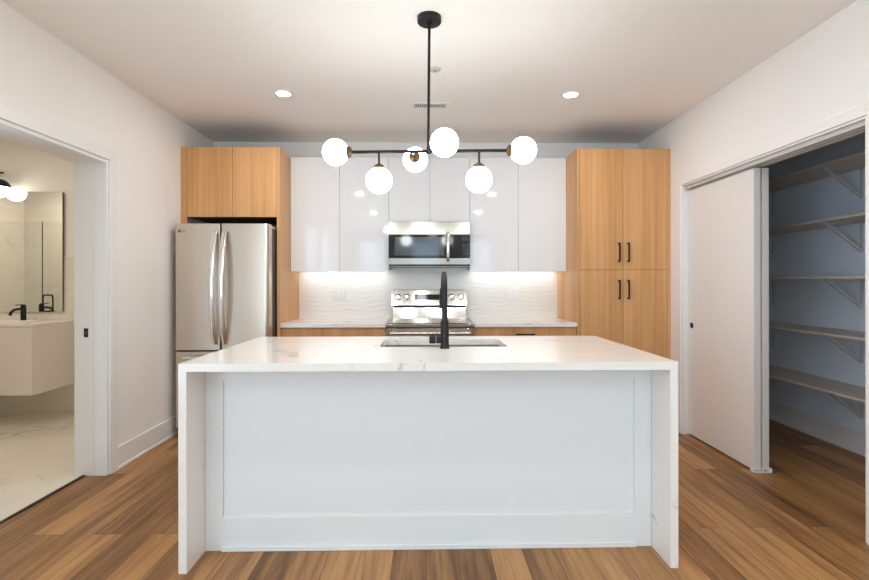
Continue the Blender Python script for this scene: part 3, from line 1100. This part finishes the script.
# ------------------------------------------------------------------ chandelier
CX, CYc, CZ = 0.022, 2.580, 1.970
ch = thing('chandelier', (CX, CYc, H), 'black six-globe bar chandelier hanging over the island', 'chandelier')
B().lathe((CX, CYc, H), [(0, 0), (0.063, 0), (0.063, -0.026), (0.059, -0.030), (0.014, -0.031), (0.012, -0.044), (0, -0.044)], 40).build('canopy', M_BLACK, ch, smooth=True)
B().cyl((CX, CYc, H-0.03), (CX-0.006, CYc+0.045, CZ), 0.0075, n=16).build('rod', M_BRONZE, ch, smooth=True)
ang = math.radians(-3.0)
ux = Vector((math.cos(ang), math.sin(ang), 0))
uy = Vector((-math.sin(ang), math.cos(ang), 0))
C0 = Vector((CX-0.003, CYc+0.045, CZ))
GR = 0.0705
EL = 0.503
pL, pR = C0-ux*(EL-GR-0.008), C0+ux*(EL-GR-0.008)
b = B().cyl(pL, pR, 0.0085, n=16)
b.lathe(C0, [(0, -0.013), (0.012, -0.013), (0.012, 0.016), (0, 0.016)], 20)
b.build('crossbar', M_BRONZE, ch, smooth=True)


def globe_unit(center, toward, arm_from):
    """Opal globe, its brass socket cup on the side facing the bar, and the short arm that carries it."""
    dirv = (Vector(toward)-Vector(center)).normalized()
    rot = Vector((0, 0, 1)).rotation_difference(dirv).to_matrix()
    gl = B().sphere(center, GR, 40).build('globe', M_GLOBE, ch, smooth=True)
    sc_ = B().lathe(center, [(0.030, GR-0.007), (0.033, GR-0.004), (0.030, GR+0.008), (0.014, GR+0.018), (0.009, GR+0.020), (0, GR+0.020)], 24, rot=rot)
    sc_.build('socket', M_BRASS, ch, smooth=True)
    if arm_from is not None:
        B().cyl(arm_from, Vector(center)+dirv*(GR+0.012), 0.0065, n=12).build('arm', M_BRONZE, ch, smooth=True)


globe_unit(C0-ux*EL, C0, None)
globe_unit(C0+ux*EL, C0, None)
for sx_ in (-0.268, 0.268):
    q = C0+ux*sx_
    globe_unit(q-Vector((0, 0, 0.155)), q, q)
q = C0+ux*0.086
globe_unit(q-uy*0.192-Vector((0, 0, 0.010)), q, q)
q = C0-ux*0.087
globe_unit(q+uy*0.195+Vector((0, 0, 0.004)), q, q)

# ------------------------------------------------------------------ ceiling fittings
rl = thing('recessed_light', (-1.044, 3.63, H), 'left of the two lit round recessed lights in the ceiling near the cabinets', 'ceiling light', 'recessed ceiling lights')
B().lathe((-1.044, 3.63, H), [(0.050, -0.0005), (0.052, -0.006), (0.068, -0.006), (0.072, -0.001), (0.072, 0.0)], 36).build('trim_ring', M_TRIM, rl, smooth=True)
B().lathe((-1.044, 3.63, H), [(0.0505, -0.001), (0.0505, -0.0045), (0, -0.0045)], 36).build('lens', M_LENS, rl)
spots = [(1.080, 3.62, 'right of the two lit round recessed lights in the ceiling near the cabinets'),
         (-1.03, 1.45, 'lit recessed ceiling light over the left side of the floor in front of the island'),
         (1.05, 1.45, 'lit recessed ceiling light over the right side of the floor in front of the island'),
         (-1.03, -0.55, 'lit recessed ceiling light behind the viewpoint on the left, mirrored in the cabinets'),
         (1.05, -0.55, 'lit recessed ceiling light behind the viewpoint on the right, mirrored in the cabinets'),
         (-3.75, 3.75, 'lit recessed ceiling light in the bathroom, above the marble floor in front of the vanity'),  # this one and the next are unseen, added to brighten the bathroom
         (-4.75, 3.10, 'lit recessed ceiling light over the shower, mirrored in the bathroom mirror')]
lights = [rl]
for x, y, lab in spots:
    r2 = copy_tree(rl, (x, y, H))
    r2['label'] = lab
    LOC[r2.name] = Vector((x, y, H))
    lights.append(r2)
for r2 in lights:
    p = LOC[r2.name]
    area_lamp('recessed_lamp', (p.x, p.y, H-0.008), (p.x, p.y, 0), 0.11, 0.11, CANS[0] if p.x > -2 else BATH[0]*(1.9 if p.x < -4 else 1.0), CANS[1] if p.x > -2 else BATH[1], r2, 'DISK')

sd = thing('sprinkler_cover', (0.063, 3.203, H), 'small round white ceiling disc behind the chandelier rod', 'ceiling fitting')
B().lathe((0.063, 3.203, H), [(0, -0.010), (0.034, -0.010), (0.040, -0.006), (0.042, 0.0)], 28).build('cover_plate', M_GREY, sd, smooth=True)
B().lathe((0.063, 3.203, H), [(0.012, -0.0102), (0.010, -0.013), (0, -0.013)], 20).build('center_cap', M_VENT, sd, smooth=True)
vt = thing('air_vent', (0.036, 3.86, H), 'white rectangular slotted air vent in the ceiling behind the chandelier rod', 'vent')
b = B()
vx0, vx1, vy0, vy1 = -0.113, 0.187, 3.795, 3.925
b.box(vx0, vx1, vy0, vy0+0.028, H-0.006, H)
b.box(vx0, vx1, vy1-0.028, vy1, H-0.006, H)
b.box(vx0, vx0+0.028, vy0+0.028, vy1-0.028, H-0.006, H)
b.box(vx1-0.028, vx1, vy0+0.028, vy1-0.028, H-0.006, H)
b.build('frame', M_TRIM, vt, bevel=0.001)
B().box(vx0+0.028, vx1-0.028, vy0+0.028, vy1-0.028, H-0.0008, H-0.0002).build('backing', M_DARK, vt)
b = B()
k = vx0+0.034
while k < vx1-0.04:
    b.box(k, k+0.009, vy0+0.028, vy1-0.028, H-0.005, H-0.001)
    k += 0.015
b.build('louver', M_GREY, vt)

# ------------------------------------------------------------------ pantry shelves
SHX = 2.85
heights = [2.118, 1.720, 1.308, 0.903, 0.500]
names_ = ['topmost pantry shelf board near the opening head', 'second pantry shelf from the top, above eye level',
          'middle pantry shelf seen edge-on at eye level', 'second pantry shelf from the floor, its top surface in view',
          'lowest pantry shelf, above the dark wood floor']
for z, lab in zip(heights, names_):
    sh = thing('pantry_shelf', (3.02, 3.2, z), lab, 'shelf', 'pantry shelves')
    B().box(SHX, PX-0.001, PY0+0.01, PY1-0.01, z-0.019, z).build('board', M_SHELF, sh, bevel=0.001)
    for y in (2.62, 3.535, 4.45):
        b = B()
        b.box(PX-0.004, PX-0.001, y-0.014, y+0.014, z-0.235, z-0.020)
        b.box(SHX+0.06, PX-0.004, y-0.014, y+0.014, z-0.0225, z-0.0195)
        b.prism([(SHX+0.065, z-0.0225), (SHX+0.085, z-0.0225), (PX-0.004, z-0.215), (PX-0.004, z-0.232)], 'Y', y-0.012, y+0.012)
        b.build('bracket', M_BRKT, sh)

# ------------------------------------------------------------------ bathroom
VX1, VX0, VY0 = -3.457, -4.92, 4.371
va = thing('bathroom_vanity', (-4.19, 4.6, 0.28), 'floating white bathroom vanity with a flat front, seen through the doorway', 'vanity')
B().box(VX0, VX1, VY0+0.02, BY1-0.012, 0.278, 0.878).build('body', M_VANITY, va, bevel=0.002)
for a, e_ in ((VX0+0.002, -4.19-0.0015), (-4.19+0.0015, VX1-0.001)):
    B().box(a, e_, VY0, VY0+0.019, 0.278, 0.876).build('drawer', M_VANITY, va, bevel=0.002)
tp = B().slab_with_hole([(VX0, VY0-0.004), (VX1+0.004, VY0-0.004), (VX1+0.004, BY1-0.012), (VX0, BY1-0.012)],
                        rrect(-4.10, -3.62, 4.45, 4.69, 0.05), 0.8785, 0.900)
tpo = tp.build('basin_top', M_VANITY, va)
basin(B(), -4.099, -3.621, 4.451, 4.689, 0.05, 0.8995, 0.885, flange=0.0, wall=0.002).build('bowl', M_VANITY, va, smooth=True)

bfx, bfy = -3.842, 4.755
bf = thing('bathroom_faucet', (bfx, bfy, 0.901), 'black single-lever bathroom faucet on the white vanity', 'faucet')
b = B().lathe((bfx, bfy, 0.901), [(0, 0), (0.027, 0), (0.027, 0.004), (0.0225, 0.008), (0.0225, 0.150), (0.020, 0.155), (0, 0.155)], 24)
b.build('body', M_BLACK, bf, smooth=True)
b = B().tube([(bfx, bfy-0.01, 1.018), (bfx, bfy-0.07, 1.020), (bfx, bfy-0.115, 1.012), (bfx, bfy-0.142, 0.992), (bfx, bfy-0.150, 0.965)], 0.0125, 16)
b.build('spout', M_BLACK, bf, smooth=True)
b = B().box(bfx-0.010, bfx+0.010, bfy-0.085, bfy+0.01, 1.0555, 1.064)
b.build('lever', M_BLACK, bf, bevel=0.002)

mr = thing('bathroom_mirror', (-4.3, BY1-0.03, 1.0), 'large frameless wall mirror above the bathroom vanity', 'mirror')
B().box(-4.93, -3.556, BY1-0.034, BY1-0.0315, 0.985, 2.160).build('glass', M_MIRROR, mr)
B().box(-4.925, -3.558, BY1-0.031, BY1-0.0135, 0.987, 2.158).build('backing', M_DARK, mr)

vl = thing('vanity_light', (-4.42, BY1, 2.32), 'black vanity wall light with glowing white globes above the mirror', 'wall light')
b = B().box(-4.62, -4.20, BY1-0.02, BY1, 2.305, 2.365)
b.build('back_plate', M_BLACK, vl, bevel=0.003)
for x in (-4.62, -4.085):
    gy = BY1-0.135
    b = B().tube([(x+(0.03 if x < -4.5 else -0.13), BY1-0.018, 2.335), (x, BY1-0.08, 2.335), (x, gy, 2.325), (x, gy, 2.26)], 0.008, 12)
    b.build('arm', M_BLACK, vl, smooth=True)
    B().lathe((x, gy, 2.172), [(0.090, 0.012), (0.094, 0.012), (0.090, 0.040), (0.070, 0.068), (0.040, 0.088), (0.0, 0.094),
                               (0.0, 0.090), (0.038, 0.084), (0.066, 0.064), (0.086, 0.038), (0.090, 0.012)], 28).build('shade_dome', M_BLACK, vl, smooth=True)
    B().sphere((x, gy, 2.168), 0.084, 32).build('globe', M_VGLOBE, vl, smooth=True)

# shower screen, mirrored in the bathroom mirror
ss = thing('shower_screen', (-4.8, 3.62, 0), 'clear glass shower screen with black pull, visible in the bathroom mirror', 'shower screen')
B().box(BX+0.013, -4.715, 3.615, 3.623, 0.02, 2.02).build('fixed_panel', M_GLASS, ss)
dd = B().box(-4.700, -3.95, 3.615, 3.623, 0.02, 2.02).build('door', M_GLASS, ss)
b = B()
loop = []
for k in range(33):
    a_ = 2*PI*k/32
    cxx, cz = -4.615, 1.02
    ex = 0.060*math.copysign(abs(math.cos(a_))**0.35, math.cos(a_))
    ez = 0.100*math.copysign(abs(math.sin(a_))**0.35, math.sin(a_))
    loop.append((cxx+ex, 3.655, cz+ez))
b.tube(loop, 0.009, 10)
for z in (0.925, 1.115):
    b.cyl((-4.615, 3.655, z), (-4.615, 3.623, z), 0.007, n=10)
b.build('pull', M_BLACK, dd, smooth=True)
b = B().box(-4.710, -4.705, 3.612, 3.626, 0.02, 2.02)
b.build('edge_seal', M_DARK, ss)
B().box(BX+0.012, -3.95, 3.605, 3.633, 0.0, 0.02).build('sill', M_DARK, ss)
sr = thing('shower_rail', (BX+0.011, 3.13, 1.5), 'black shower riser rail on white tile, visible in the bathroom mirror', 'shower rail')
b = B().cyl((BX+0.05, 3.13, 1.52), (BX+0.05, 3.13, 2.29), 0.010, n=12)
for z in (1.55, 2.26):
    b.cyl((BX+0.011, 3.13, z), (BX+0.05, 3.13, z), 0.012, n=12)
b.build('rail', M_BLACK, sr, smooth=True)
b = B().tube([(BX+0.05, 3.13, 1.74), (BX+0.10, 3.17, 1.74), (BX+0.17, 3.22, 1.735)], [0.016, 0.013, 0.013], 12)
b.build('hand_shower', M_BLACK, sr, smooth=True)
